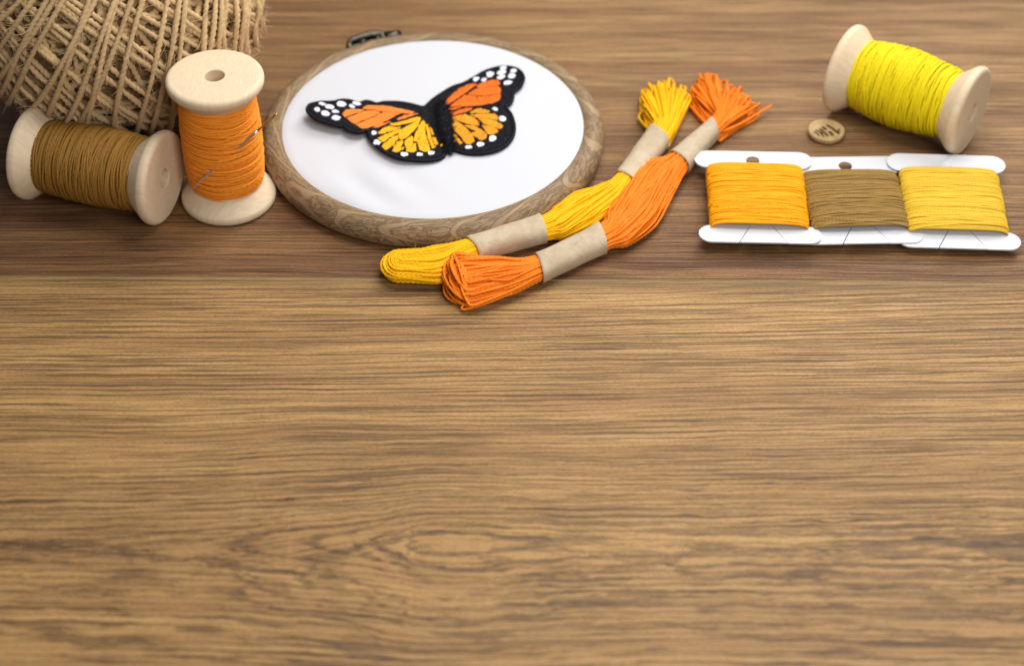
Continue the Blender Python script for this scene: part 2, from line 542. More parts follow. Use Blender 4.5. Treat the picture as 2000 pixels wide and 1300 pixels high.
def make_spool(loc, M, mat, label, seed, rmid=.12, rend=1.12, uneven=0.0, loose=0):
    g = np.random.default_rng(seed)
    t = thing('thread_spool', loc, label, 'thread spool', 'wooden spools of thread')
    t.matrix_world = Matrix.Translation(Vector(loc) * CM) @ M.to_4x4()
    # local origin: spool centre for lying ones, axis = local z from -H/2 to H/2
    a = bpy.data.objects.new('flange', FL)
    a.location = (0, 0, -H / 2 * CM)
    b = bpy.data.objects.new('flange', FL)
    b.location = (0, 0, H / 2 * CM)
    b.rotation_euler = (PI, 0, g.uniform(0, 6))
    for o in (a, b):
        COL.objects.link(o)
        o.parent = t
    br = MB()
    z = H / 2 - .95
    lathe(br, [(.302, -z), (.95, -z), (.95, z), (.302, z), (.302, -z)], 48)
    put('barrel', br, MAT['hole'], t)
    z0, z1 = -H / 2 + .70, H / 2 - .70

    def rad(zz):
        tt = np.clip((zz - z0) / (z1 - z0), 0, 1)
        return rend - .03 + rmid * np.sin(PI * tt) ** .6 + uneven * np.sin(7 * tt + seed)

    wb = MB()
    zz = np.linspace(z0 - .02, z1 + .02, 30)
    lathe(wb, [(.955, zz[0])] + [(rad(q) - .022, q) for q in zz] + [(.955, zz[-1])], 64, tint=.35)
    n1 = 74
    th = np.linspace(0, 2 * PI, 120, endpoint=False)

    def ring(zc, tilt, dr, r):
        p0 = g.uniform(0, 6.28)
        zq = np.clip(zc + tilt * np.cos(th - p0) + .02 * np.sin(3 * th + p0 * 2), z0, z1)
        rr = rad(zq) + dr + .006 * np.sin(5 * th + p0)
        p = np.c_[rr * np.cos(th), rr * np.sin(th), zq]
        tube(wb, p, r, 6, .26, 7.4 / 40, ref=np.c_[np.cos(th), np.sin(th), 0 * th], closed=True, tint=g.uniform(.1, .9), ph=g.uniform(0, 6))

    for k in range(n1):
        ring(z0 + (z1 - z0) * (k + .5) / n1 + g.normal(0, .008), g.uniform(.02, .12), g.normal(0, .005), .036)
    for k in range(30):
        ring(g.uniform(z0 + .1, z1 - .1), g.uniform(.05, .22), .014 + g.uniform(0, .014), .036)
    for k in range(loose):
        # a slack strand hanging off the winding
        a0 = g.uniform(-.2, .2) + PI
        p = [(1.14 * math.cos(a0 + s), 1.14 * math.sin(a0 + s), z0 + .08 + .3 * s) for s in np.linspace(.5, 0, 5)]
        p += [(-1.24, -.05 - .05 * k, z0 + .12), (-1.36, .10, z0 + .2 + .06 * k)]
        tube(wb, resample(catmull(p, 8), .03), .026, 6, .2, .2, tint=.7)
    put('thread_winding', wb, mat, t)
    return t


def lying(cx, cy, phi, roll=0.0):
    ax = Vector((math.cos(phi), math.sin(phi), 0))
    up = Vector((0, 0, 1))
    xl = up                     # local x -> world up
    yl = ax.cross(xl)
    return Matrix((xl, yl, ax)).transposed() @ Matrix.Rotation(roll, 3, 'Z')


make_spool((-13.04, 48.83, 1.505), lying(0, 0, -.2986), MAT['brown'], 'wooden spool of golden brown thread lying on its side against the jute twine ball', 3, loose=2)
make_spool((-9.03, 49.07, H / 2), Matrix.Rotation(.6, 3, 'Z') @ Matrix.Rotation(0.0, 3, 'X'), MAT['orange'], 'upright wooden spool of orange thread with a sewing needle stuck through it', 11)
make_spool((12.98, 52.95, 1.505), lying(0, 0, -.588, .8), MAT['yellow'], 'wooden spool of lemon yellow thread lying on its side behind the small button', 5, rmid=.17, uneven=.035)

# ------------------------------------------------------------------ needle through the orange thread
def hit_cyl(px, py, c, r):
    d = at(px, py, 0) - np.array([0, 0, CH])
    d /= np.linalg.norm(d)
    o = np.array([0, 0, CH]) - np.array([c[0], c[1], 0])
    A = d[0] ** 2 + d[1] ** 2
    B = 2 * (o[0] * d[0] + o[1] * d[1])
    C = o[0] ** 2 + o[1] ** 2 - r * r
    s = (-B - math.sqrt(B * B - 4 * A * C)) / (2 * A)
    return np.array([0, 0, CH]) + d * s


def proj(p):
    x, y, z = p[0], p[1], p[2] - CH
    dep = y * math.cos(TH) - z * math.sin(TH)
    return 1000 + F * x / dep, 650 - F * (y * math.sin(TH) + z * math.cos(TH)) / dep


pa = hit_cyl(411, 337, (-9.03, 49.07), 1.25)
pb = hit_cyl(472, 283, (-9.03, 49.07), 1.25)
dn = (pb - pa) / np.linalg.norm(pb - pa)
ta = min(np.linspace(-3, 0, 200), key=lambda s: abs(proj(pa + s * dn)[0] - 371))
tb_ = min(np.linspace(0, 6, 400), key=lambda s: abs(proj(pa + s * dn)[0] - 541))
tip, eye = pa + ta * dn, pa + tb_ * dn
L = np.linalg.norm(eye - tip)
nd = thing('sewing_needle', tip, 'thin steel sewing needle with gilt eye pushed through the orange thread', 'needle')
nb = MB()
s = np.r_[np.linspace(0, .8, 10), np.linspace(.9, L * .78, 12)]
tube(nb, tip + s[:, None] * dn, np.interp(s, [0, .8, L * .7, L], [.006, .042, .045, .040]), 12)
put('shaft', nb, MAT['steel'], nd, tip)
eb = MB()
cam = np.array([0, 0, CH]) - eye
side = np.cross(dn, cam)
side /= np.linalg.norm(side)
s0 = L * .78
w = .034
for sg in (-1, 1):
    ss = np.linspace(s0, L, 14)
    q = (ss - s0) / (L - s0)
    off = sg * .032 * np.sin(PI * np.clip((q - .25) / .7, 0, 1)) ** .6 * (q > .25)
    tube(eb, tip + ss[:, None] * dn + off[:, None] * side, np.interp(q, [0, .3, .95, 1], [.039, .026, .024, .012]), 8)
put('eye', eb, MAT['gold'], nd, tip)

# ------------------------------------------------------------------ jute twine ball
zc = 4.2
cpx, cpy = 222, 5
vv = (650 - cpy) / F
dep = (CH - zc) / (math.sin(TH) - vv * math.cos(TH))
bc = np.array([(cpx - 1000) / F * dep, dep * (math.cos(TH) + vv * math.sin(TH)), zc])
RB = 4.86
SCL = np.array([1, 1, .855])
ball = thing('twine_ball', (bc[0], bc[1], 0), 'big ball of hairy natural jute twine behind the two left spools', 'twine')
bb0 = (bc[0], bc[1], 0)
fw = np.array([0, 0, CH]) - bc
fw /= np.linalg.norm(fw)
rt = np.cross(np.array([0, 0, 1.]), fw)
rt /= np.linalg.norm(rt)
uu = np.cross(fw, rt)
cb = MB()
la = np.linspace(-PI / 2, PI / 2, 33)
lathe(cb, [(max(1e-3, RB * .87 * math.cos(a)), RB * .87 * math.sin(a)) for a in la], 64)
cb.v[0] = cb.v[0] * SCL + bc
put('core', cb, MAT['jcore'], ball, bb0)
tw = MB()
hairs = []


def strand(n, d, rr, r=.08, seg=10, wob=.010):
    """small circle with unit normal n at offset d on the ball, radius factor rr"""
    n = n / np.linalg.norm(n)
    a = np.cross(n, [0.31, .2, .93])
    a /= np.linalg.norm(a)
    b = np.cross(n, a)
    rad = math.sqrt(max(.02, 1 - d * d))
    m_ = max(60, int(2 * PI * rad * RB / .075))
    th = np.linspace(0, 2 * PI, m_, endpoint=False)
    ph = rng.uniform(0, 6.28, 4)
    dd = d + wob * np.sin(2 * th + ph[0]) + wob * .5 * np.sin(5 * th + ph[1])
    p = n * dd[:, None] + np.sqrt(1 - np.clip(dd, -.98, .98) ** 2)[:, None] * (np.cos(th)[:, None] * a + np.sin(th)[:, None] * b)
    rf = rr * (1 + .008 * np.sin(7 * th + ph[2]))
    w_ = p * RB * rf[:, None] * SCL + bc
    w_[:, 2] = np.maximum(w_[:, 2], r)
    rj = r * (1 + .12 * np.sin(9 * th + ph[3]) + rng.normal(0, .05, m_))
    tube(tw, w_, rj, seg, .20, .36, ref=p, closed=True, tint=np.repeat(np.clip(rng.uniform(.25, .8) + rng.normal(0, .12, m_), 0, 1), seg), ph=rng.uniform(0, 6))
    hairs.append((w_, p))


for k in range(58):                                            # buried layers in every direction
    n = rng.normal(size=3)
    strand(n, rng.uniform(-.75, .75), rng.uniform(.87, .92), .088)
for k, d in enumerate(np.linspace(-.95, .95, 31)):             # mid layer, falling to the right
    al = math.radians(-46 + 16 * d + rng.normal(0, 2))
    n = -math.sin(al) * rt + math.cos(al) * uu + rng.normal(0, .10) * fw
    strand(n, d + rng.normal(0, .012), .955)
for k, x in enumerate(np.r_[np.linspace(-.95, .55, 16), np.linspace(.60, .97, 10)]):   # top layer, rising to the right
    al = math.radians(45 + (x + 1) / 2 * 42 + rng.normal(0, 2))
    nn = -math.sin(al) * rt + math.cos(al) * uu
    p = x * rt - .15 * uu
    strand(nn + rng.normal(0, .06) * fw, float(p @ nn) + rng.normal(0, .012), .985 + rng.uniform(-.006, .01))
put('twine_winding', tw, MAT['jute'], ball, bb0)
fz = MB()
for k in range(7000):
    w_, p = hairs[rng.integers(len(hairs)) if k % 3 else rng.integers(58, len(hairs))]
    i = rng.integers(len(w_))
    nrm = p[i]
    tg = w_[(i + 1) % len(w_)] - w_[i]
    tg /= np.linalg.norm(tg)
    sd = np.cross(tg, nrm)
    ln = rng.uniform(.15, .5) * (1.5 if rng.random() < .06 else 1)
    th = rng.uniform(0, 2 * PI)
    o = w_[i] + .09 * (nrm * math.cos(th) + sd * math.sin(th))
    dr = tg * rng.choice([-1, 1]) * rng.uniform(.4, 1) + (nrm * abs(math.cos(th)) + sd * math.sin(th)) * rng.uniform(.15, .9)
    dr /= np.linalg.norm(dr)
    cv = rng.normal(0, .6, 3)
    s = np.linspace(0, 1, 5)[:, None]
    path = o + dr * ln * s + cv * ln * .4 * s ** 2
    path[:, 2] = np.maximum(path[:, 2], .01)
    tube(fz, path, np.array([.008, .0075, .0065, .005, .003]), 3, tint=rng.uniform(.2, 1), cap=False)
f_ = put('fuzz', fz, MAT['fuzz'], ball, bb0)
f_['kind'] = 'stuff'

# ------------------------------------------------------------------ embroidery hoop
hc = np.array([-2.584, 51.955, 0])
RF, ZF = 4.965, .80
hoop = thing('embroidery_hoop', hc, 'round wood grain embroidery hoop holding taut white cotton', 'embroidery hoop')
prof = [(4.86, .40), (4.93, .80), (5.00, .86), (5.10, .89), (5.24, .885), (5.38, .83), (5.50, .73), (5.58, .59), (5.615, .44), (5.60, .28), (5.54, .13), (5.44, .03), (5.30, .0), (4.86, .0)]
hb = MB()
seg = 180
lathe(hb, prof, seg, c=hc)
ho = put('ring', hb, MAT['hoop'], hoop, hc)
me = ho.data
uvl = me.uv_layers.new(name='UVMap')
P = np.array(prof)
arc = np.r_[0, np.cumsum(np.linalg.norm(np.diff(P, axis=0), axis=1))]
uv = np.zeros((len(me.loops), 2), np.float32)
vi = np.zeros(len(me.loops), np.int32)
me.loops.foreach_get('vertex_index', vi)
uv[:, 0] = (vi % seg) / seg * 2 * PI * 5.4
uv[:, 1] = arc[vi // seg] - .4
ls = uv.reshape(-1, 4, 2)                     # unwrap the closing quads
wrap = (ls[:, :, 0].max(1) - ls[:, :, 0].min(1)) > 10
for i in np.where(wrap)[0]:
    sel = ls[i, :, 0] < 5
    ls[i, sel, 0] += 2 * PI * 5.4
uvl.data.foreach_set('uv', ls.ravel())

fb = MB()
nr, na = 60, 180
V = []
for i in range(nr + 1):
    r = RF * (i / nr)
    for j in range(na):
        a = 2 * PI * j / na
        x, y = r * math.cos(a), r * math.sin(a)
        z = ZF + .035 - .05 * max(0, (r - 4.7) / .27) ** 2
        # slack folds towards the front-left rim
        q = math.exp(-((x + 1.9) / 1.7) ** 2 - ((y + 3.4) / 1.3) ** 2)
        z += .05 * q * math.sin(4.2 * (x * .86 + y * .5) + .8 * math.sin(y * 1.7))
        z += .012 * math.exp(-((x - 3.6) / 1.2) ** 2 - ((y - .2) / 2) ** 2) * math.sin(3.3 * x - 1.2 * y)
        z += .006 * math.sin(1.1 * x + 2) * math.sin(.9 * y)
        V.append((hc[0] + x, hc[1] + y, z))
Q = [(i * na + j, i * na + (j + 1) % na, (i + 1) * na + (j + 1) % na, (i + 1) * na + j) for i in range(nr) for j in range(na)]
Q = [(a, d, c, b) for a, b, c, d in Q]
fb.add(V, Q)
# fluff caught along the front rim
put('fabric', fb, MAT['cloth'], hoop, hc)

# hanging clasp on the back rim
ang = math.atan2(*(at(728, 80, .5)[[1, 0]] - hc[[1, 0]]))
rd = np.array([math.cos(ang), math.sin(ang), 0])
tn = np.array([math.sin(ang), -math.cos(ang), 0])           # points to the right in the photo
up = np.array([0, 0, 1.])
clasp = bpy.data.objects.new('clasp', None)
clasp.empty_display_size = .003
COL.objects.link(clasp)
clasp.parent = hoop


def cp(a, b, c):
    return hc + rd * (5.60 + a) + tn * b + up * c


cbm = MB()
for b0, b1, c0 in ((-.92, .95, .42),):
    p = [hc + 5.64 * np.array([math.cos(ang - b / 5.6), math.sin(ang - b / 5.6), 0]) + up * c0 for b in np.linspace(b0, b1, 24)]
    tube(cbm, p, .26, 4, flat=.10, ref=rd, ph=0)
put('band_plate', cbm, MAT['antique'], clasp, hc)
lp = MB()
p = [cp(.0, -.86, .42), cp(.14, -.90, .52), cp(.30, -.72, .60), cp(.36, -.25, .64), cp(.34, .15, .64), cp(.22, .32, .58), cp(.02, .34, .48)]
tube(lp, resample(catmull(p, 8), .04), .12, 10, ref=up, flat=1.5)
put('loop', lp, MAT['antique'], clasp, hc)
for b in (-.42, .12, .55):
    lg = MB()
    tube(lg, np.array([cp(-.02, b, .62), cp(.16, b, .62)]), .13, 14, ref=up)
    put('lug', lg, MAT['antique'], clasp, hc)
sw = MB()
tube(sw, np.array([cp(.16, .30, .55), cp(.16, .42, .55), cp(.16, .44, .55), cp(.16, 1.0, .52)]), np.array([.08, .08, .22, .20]), 18, ref=up)
put('screw_knob', sw, MAT['antique'], clasp, hc)

# ------------------------------------------------------------------ butterfly patch
ZP = ZF + .035
B0, B1 = at(862, 205, ZP + .1)[:2], at(880, 300, ZP + .1)[:2]
bd = (B1 - B0) / np.linalg.norm(B1 - B0)
bn = np.array([bd[1], -bd[0]])
if bn[0] < 0:
    bn = -bn                                      # points right


def lift(x, y):
    u_ = (np.array([x, y]) - B0) @ bn
    return .075 * -u_ if u_ < 0 else .028 * u_


THK = .095


def onp(px, py, extra=0.0):
    z = ZP + THK
    for _ in range(6):
        q = at(px, py, z + extra)
        z = ZP + THK + lift(q[0], q[1])
    return np.array([q[0], q[1]])


def fr(pts, ox, oy, s):
    return [(ox + x / s, oy + y / s) for x, y in pts]


R3 = lambda *p: fr(p, 580, 110, 4.255)
LF = lambda *p: fr(p, 580, 120, 5.908)
RF_ = lambda *p: fr(p, 810, 110, 5.908)
outline = R3((72, 430), (85, 405), (110, 388), (190, 370), (260, 369), (310, 366), (350, 355), (390, 352), (450, 358), (510, 378), (540, 370), (570, 362), (610, 366), (660, 382), (730, 370), (850, 372), (960, 390), (1040, 412), (1065, 402), (1110, 360), (1180, 310), (1290, 245), (1380, 215), (1470, 165), (1560, 115), (1660, 84), (1740, 76), (1820, 90), (1870, 122), (1894, 165), (1888, 210), (1860, 255), (1812, 293), (1804, 345), (1785, 388), (1748, 418), (1785, 465), (1812, 535), (1818, 610), (1798, 675), (1750, 732), (1680, 775), (1590, 802), (1480, 812), (1380, 802), (1300, 778), (1254, 756), (1246, 800), (1220, 835), (1170, 857), (1090, 869), (1000, 868), (980, 864), (900, 858), (800, 832), (700, 778), (640, 724), (600, 670), (580, 625), (570, 612), (545, 632), (480, 632), (420, 612), (378, 578), (345, 582), (250, 556), (150, 522), (100, 482), (76, 452))
op = np.array([onp(*p) for p in outline])
opc = np.vstack([op, op[:1], op[1:2]])
ol = catmull(op[list(range(len(op))) + [0]], 4)[:-1]
pbase = (B0[0], B0[1], ZP)
patch = thing('butterfly_patch', pbase, 'orange and black embroidered butterfly patch lying on the white hoop fabric', 'patch')
# backing: one felt plate, folded along the body line
bm = bmesh.new()
bmv = [bm.verts.new((x, y, 0)) for x, y in ol]
face = bm.faces.new(bmv)
bmesh.ops.triangulate(bm, faces=[face])
bmesh.ops.bisect_plane(bm, geom=bm.verts[:] + bm.edges[:] + bm.faces[:], dist=1e-4, plane_co=(B0[0], B0[1], 0), plane_no=(bn[0], bn[1], 0))
for f in bm.faces:
    if f.normal.z < 0:
        f.normal_flip()
ex = bmesh.ops.extrude_face_region(bm, geom=bm.faces[:])
newv = {v for v in ex['geom'] if isinstance(v, bmesh.types.BMVert)}
for v in bm.verts:
    v.co.z = ZP + lift(v.co.x, v.co.y) + (THK if v in newv else .012)
bmesh.ops.recalc_face_normals(bm, faces=bm.faces[:])
for v in bm.verts:
    v.co = (v.co - Vector(pbase)) * CM
me = bpy.data.meshes.new('backing')
bm.to_mesh(me)
bm.free()
me.materials.append(MAT['black'])
o = bpy.data.objects.new('backing', me)
COL.objects.link(o)
o.parent = patch


def p3(q, dz=0.0):
    return np.array([q[0], q[1], ZP + THK + lift(q[0], q[1]) + dz])


# overlocked edge
cen = ol.mean(0)
rim = resample(np.vstack([ol, ol[:1]]), .045)[:-1]
tgr = np.roll(rim, -1, 0) - np.roll(rim, 1, 0)
tgr /= np.linalg.norm(tgr, axis=1)[:, None]
ar = np.sum(ol[:, 0] * np.roll(ol[:, 1], -1) - np.roll(ol[:, 0], -1) * ol[:, 1])
inn = np.c_[-tgr[:, 1], tgr[:, 0]] * (1 if ar > 0 else -1)
rb = MB()
rp = np.array([p3(a + .045 * b, -.035) for a, b in zip(rim, inn)])
tube(rb, rp, .058 * (1 + .10 * np.sin(np.arange(len(rp)) * 2.1) + rng.normal(0, .05, len(rp))), 8, closed=True, tint=np.repeat(rng.uniform(0, 1, len(rp)), 8))
put('edge_stitching', rb, MAT['bstitch'], patch, pbase)


def stitches(mb, poly, ang, r=.021, gap=.029, dz=.010, jit=.018, wob=.10):
    poly = np.asarray(poly)
    d = np.array([math.cos(ang), math.sin(ang)])
    n = np.array([-d[1], d[0]])
    u = poly @ d
    w = poly @ n
    for k in np.arange(w.min() + gap * .4, w.max(), gap):
        k += rng.normal(0, .004)
        xs = []
        for i in range(len(poly)):
            j = (i + 1) % len(poly)
            if (w[i] - k) * (w[j] - k) < 0:
                xs.append(u[i] + (u[j] - u[i]) * (k - w[i]) / (w[j] - w[i]))
        xs.sort()
        for a, b in zip(xs[::2], xs[1::2]):
            if b - a < .02:
                continue
            a += rng.uniform(-jit, jit * .8)
            b += rng.uniform(-jit * .8, jit)
            # long runs are broken into shorter stitches
            cuts = [a]
            while b - cuts[-1] > .55:
                cuts.append(cuts[-1] + rng.uniform(.25, .45))
            cuts.append(b)
            for c0, c1 in zip(cuts, cuts[1:]):
                s = np.linspace(c0, c1, 5)
                q = s[:, None] * d + (k + rng.normal(0, wob * .03) + np.linspace(0, rng.normal(0, .008), 5))[:, None] * n
                zz = dz + np.array([-.014, .004, .007, .004, -.014]) + rng.uniform(-.003, .004)
                tube(mb, np.array([p3(a_, z_) for a_, z_ in zip(q, zz)]), r, 5, tint=rng.uniform(0, 1), cap=False)


bsm = MB()
stitches(bsm, np.array([a + .14 * b for a, b in zip(rim[::4], inn[::4])]), math.radians(62), r=.030, gap=.058, dz=-.020)
put('black_stitching', bsm, MAT['bstitch'], patch, pbase)


def cell(pts, mat, ang, name='wing_cell'):
    poly = np.array([onp(*p) for p in pts])
    poly = poly.mean(0) + (.98 if name == 'white_spot' else 1.04) * (poly - poly.mean(0))
    mb = MB()
    stitches(mb, poly, ang)
    put(name, mb, mat, patch, pbase)


A = math.radians
fl, fr_, hl, hr = A(38), A(100), A(75), A(72)
for pts in (LF((760, 545), (830, 510), (920, 515), (1000, 515), (1080, 528), (1180, 550), (1280, 572), (1345, 590), (1300, 606), (1200, 598), (1080, 586), (1000, 582), (900, 564), (820, 556)),
            LF((525, 610), (570, 565), (660, 555), (780, 565), (730, 588), (640, 616), (560, 642)),
            LF((580, 655), (640, 634), (700, 612), (800, 575), (900, 576), (960, 594), (900, 628), (830, 655), (740, 690), (680, 725), (620, 690)),
            LF((695, 735), (780, 695), (860, 664), (940, 626), (1000, 598), (1100, 600), (1180, 608), (1100, 648), (1040, 684), (960, 722), (860, 756), (790, 775), (740, 765)),
            LF((1155, 664), (1240, 625), (1390, 605), (1330, 630), (1230, 665), (1180, 680)),
            LF((870, 765), (960, 735), (1040, 708), (1080, 700), (1010, 735), (930, 765))):
    cell(pts, MAT['po'], fl)
for pts in (LF((1080, 725), (1200, 700), (1330, 660), (1400, 645), (1425, 660), (1380, 695), (1300, 712), (1200, 734), (1110, 745)),
            LF((940, 832), (1000, 770), (1060, 750), (1150, 765), (1200, 764), (1150, 786), (1060, 812), (980, 838)),
            LF((938, 890), (1000, 855), (1100, 815), (1190, 780), (1200, 800), (1130, 848), (1060, 886), (1000, 935)),
            LF((978, 980), (1040, 920), (1110, 872), (1160, 855), (1165, 890), (1120, 950), (1070, 1000), (1020, 1022)),
            LF((1095, 1030), (1130, 960), (1170, 925), (1225, 920), (1215, 965), (1190, 1000), (1228, 988), (1228, 1012), (1150, 1052)),
            LF((1180, 870), (1180, 820), (1230, 770), (1320, 725), (1380, 702), (1425, 660), (1410, 712), (1370, 780), (1320, 828), (1250, 888), (1200, 905)),
            LF((1240, 940), (1270, 897), (1320, 860), (1338, 900), (1330, 940), (1368, 950), (1375, 1030), (1330, 1050), (1270, 1038)),
            LF((1350, 920), (1370, 830), (1410, 745), (1452, 688), (1478, 720), (1478, 830), (1500, 900), (1522, 980), (1530, 1030), (1470, 1044), (1412, 1012), (1390, 930)),
            RF_((128, 805), (148, 790), (168, 850), (182, 900), (202, 990), (232, 1050), (202, 1066), (172, 1002), (150, 930)),
            RF_((172, 815), (200, 850), (218, 905), (200, 910)),
            RF_((208, 938), (235, 943), (266, 1010), (240, 1032), (220, 992)),
            RF_((296, 1030), (318, 1012), (322, 1022), (302, 1042))):
    cell(pts, MAT['py'], hl)
for pts in (RF_((318, 572), (380, 500), (450, 430), (520, 375), (600, 338), (680, 320), (702, 335), (600, 412), (500, 484), (400, 545), (340, 583)),
            RF_((720, 345), (800, 300), (880, 280), (950, 278), (975, 310), (960, 340), (860, 345), (740, 370)),
            RF_((620, 436), (700, 385), (800, 358), (960, 350), (985, 380), (980, 430), (860, 448), (720, 456)),
            RF_((420, 578), (480, 525), (590, 450), (720, 470), (860, 460), (980, 442), (970, 502), (900, 542), (760, 566), (640, 574), (540, 582)),
            RF_((268, 637), (340, 602), (440, 600), (540, 592), (480, 610), (400, 625), (320, 645)),
            RF_((350, 662), (470, 640), (600, 602), (665, 600), (640, 625), (560, 652), (450, 680))):
    cell(pts, MAT['pd'], fr_)
for pts in (RF_((640, 656), (700, 615), (760, 607), (860, 632), (850, 655), (760, 660)),
            RF_((640, 684), (740, 672), (860, 667), (920, 667), (960, 707), (950, 742), (860, 722), (740, 712)),
            RF_((740, 728), (820, 722), (920, 748), (990, 782), (1020, 815), (980, 840), (900, 815), (800, 780)),
            RF_((780, 802), (860, 808), (940, 842), (960, 872), (900, 908), (840, 897)),
            RF_((365, 690), (480, 692), (580, 672), (680, 712), (740, 770), (730, 800), (640, 790), (540, 758), (440, 722)),
            RF_((570, 802), (680, 806), (770, 852), (825, 902), (820, 942), (770, 972), (700, 932), (650, 892), (716, 866), (640, 838)),
            RF_((290, 700), (370, 712), (470, 745), (540, 790), (620, 860), (670, 930), (680, 980), (640, 1010), (590, 1010), (530, 930), (460, 855), (380, 790), (300, 740)),
            RF_((310, 775), (400, 842), (480, 922), (545, 1000), (520, 1017), (440, 922), (370, 852)),
            RF_((366, 880), (420, 922), (465, 985), (440, 992), (385, 935))):
    cell(pts, MAT['pg'], hr)


def ell(fn, x, y, rx, ry, rot=0.0):
    a = np.linspace(0, 2 * PI, 14, endpoint=False)
    c, s = math.cos(rot), math.sin(rot)
    return fn(*[(x + (rx * .88 * math.cos(t) * c - ry * .88 * math.sin(t) * s) * (1 + .06 * math.cos(3 * t)), y + rx * .88 * math.cos(t) * s + ry * .88 * math.sin(t) * c) for t in a])


for x, y, rx, ry, ro in ((290, 492, 42, 20, .15), (232, 558, 36, 27, .2), (378, 528, 60, 28, .1), (325, 602, 57, 34, .15), (440, 580, 50, 19, .1), (512, 495, 62, 34, .1), (632, 523, 38, 18, .4), (690, 490, 54, 22, .2), (450, 655, 57, 30, 0), (888, 828, 35, 25, .1), (922, 938, 47, 31, .2)):
    cell(ell(LF, x, y, rx, ry, ro), MAT['pw'], A(20), 'white_spot')
for x, y, rx, ry, ro in ((1235, 1072, 50, 25, .05), (1412, 1075, 44, 23, .05)):
    cell(ell(LF, x, y, rx, ry, ro), MAT['pw'], A(88), 'white_spot')
for x, y, rx, ry, ro in ((188, 1118, 45, 24, -.15), (755, 1018, 48, 30, -.1), (620, 1050, 46, 21, -.05), (895, 950, 50, 38, -.3)):
    cell(ell(RF_, x, y, rx, ry, ro), MAT['pw'], A(88), 'white_spot')
for x, y, rx, ry, ro in ((1022, 138, 46, 26, -.3), (1138, 172, 37, 25, -.1), (865, 212, 53, 36, -.3), (1000, 190, 60, 27, -.2), (1118, 230, 48, 33, -.2), (995, 245, 54, 26, -.3), (1070, 308, 57, 25, -.15), (705, 268, 40, 26, -.5), (797, 274, 32, 23, -.5), (925, 610, 38, 20, .3), (1010, 722, 44, 36, .3)):
    cell(ell(RF_, x, y, rx, ry, ro), MAT['pw'], A(100), 'white_spot')

# fuzzy black body: ridge with loose pile
by = MB()
sp = np.linspace(0, 1, 26)
bp = np.array([p3(B0 + (B1 - B0) * (q * 1.04 - .02), .02) for q in sp])
br_ = np.interp(sp, [0, .12, .35, .5, .75, 1], [.10, .22, .27, .22, .19, .06])
tube(by, bp, br_ * (1 + rng.normal(0, .05, 26)), 14, ref=np.array([0, 0, 1.]), flat=.62)
for k in range(900):
    q = rng.random()
    i = int(q * 25)
    a = rng.uniform(-PI * .6, PI * .6)
    off = math.sin(a) * br_[i] * np.array([bn[0], bn[1], 0]) + math.cos(a) * br_[i] * .6 * np.array([0, 0, 1.])
    o = bp[i] + off
    dr = off / np.linalg.norm(off) + rng.normal(0, .6, 3)
    s = np.linspace(0, 1, 4)[:, None]
    tube(by, o + dr * .09 * s, np.array([.009, .008, .006, .003]), 3, cap=False, tint=rng.uniform(0, 1))
put('body', by, MAT['bstitch'], patch, pbase)

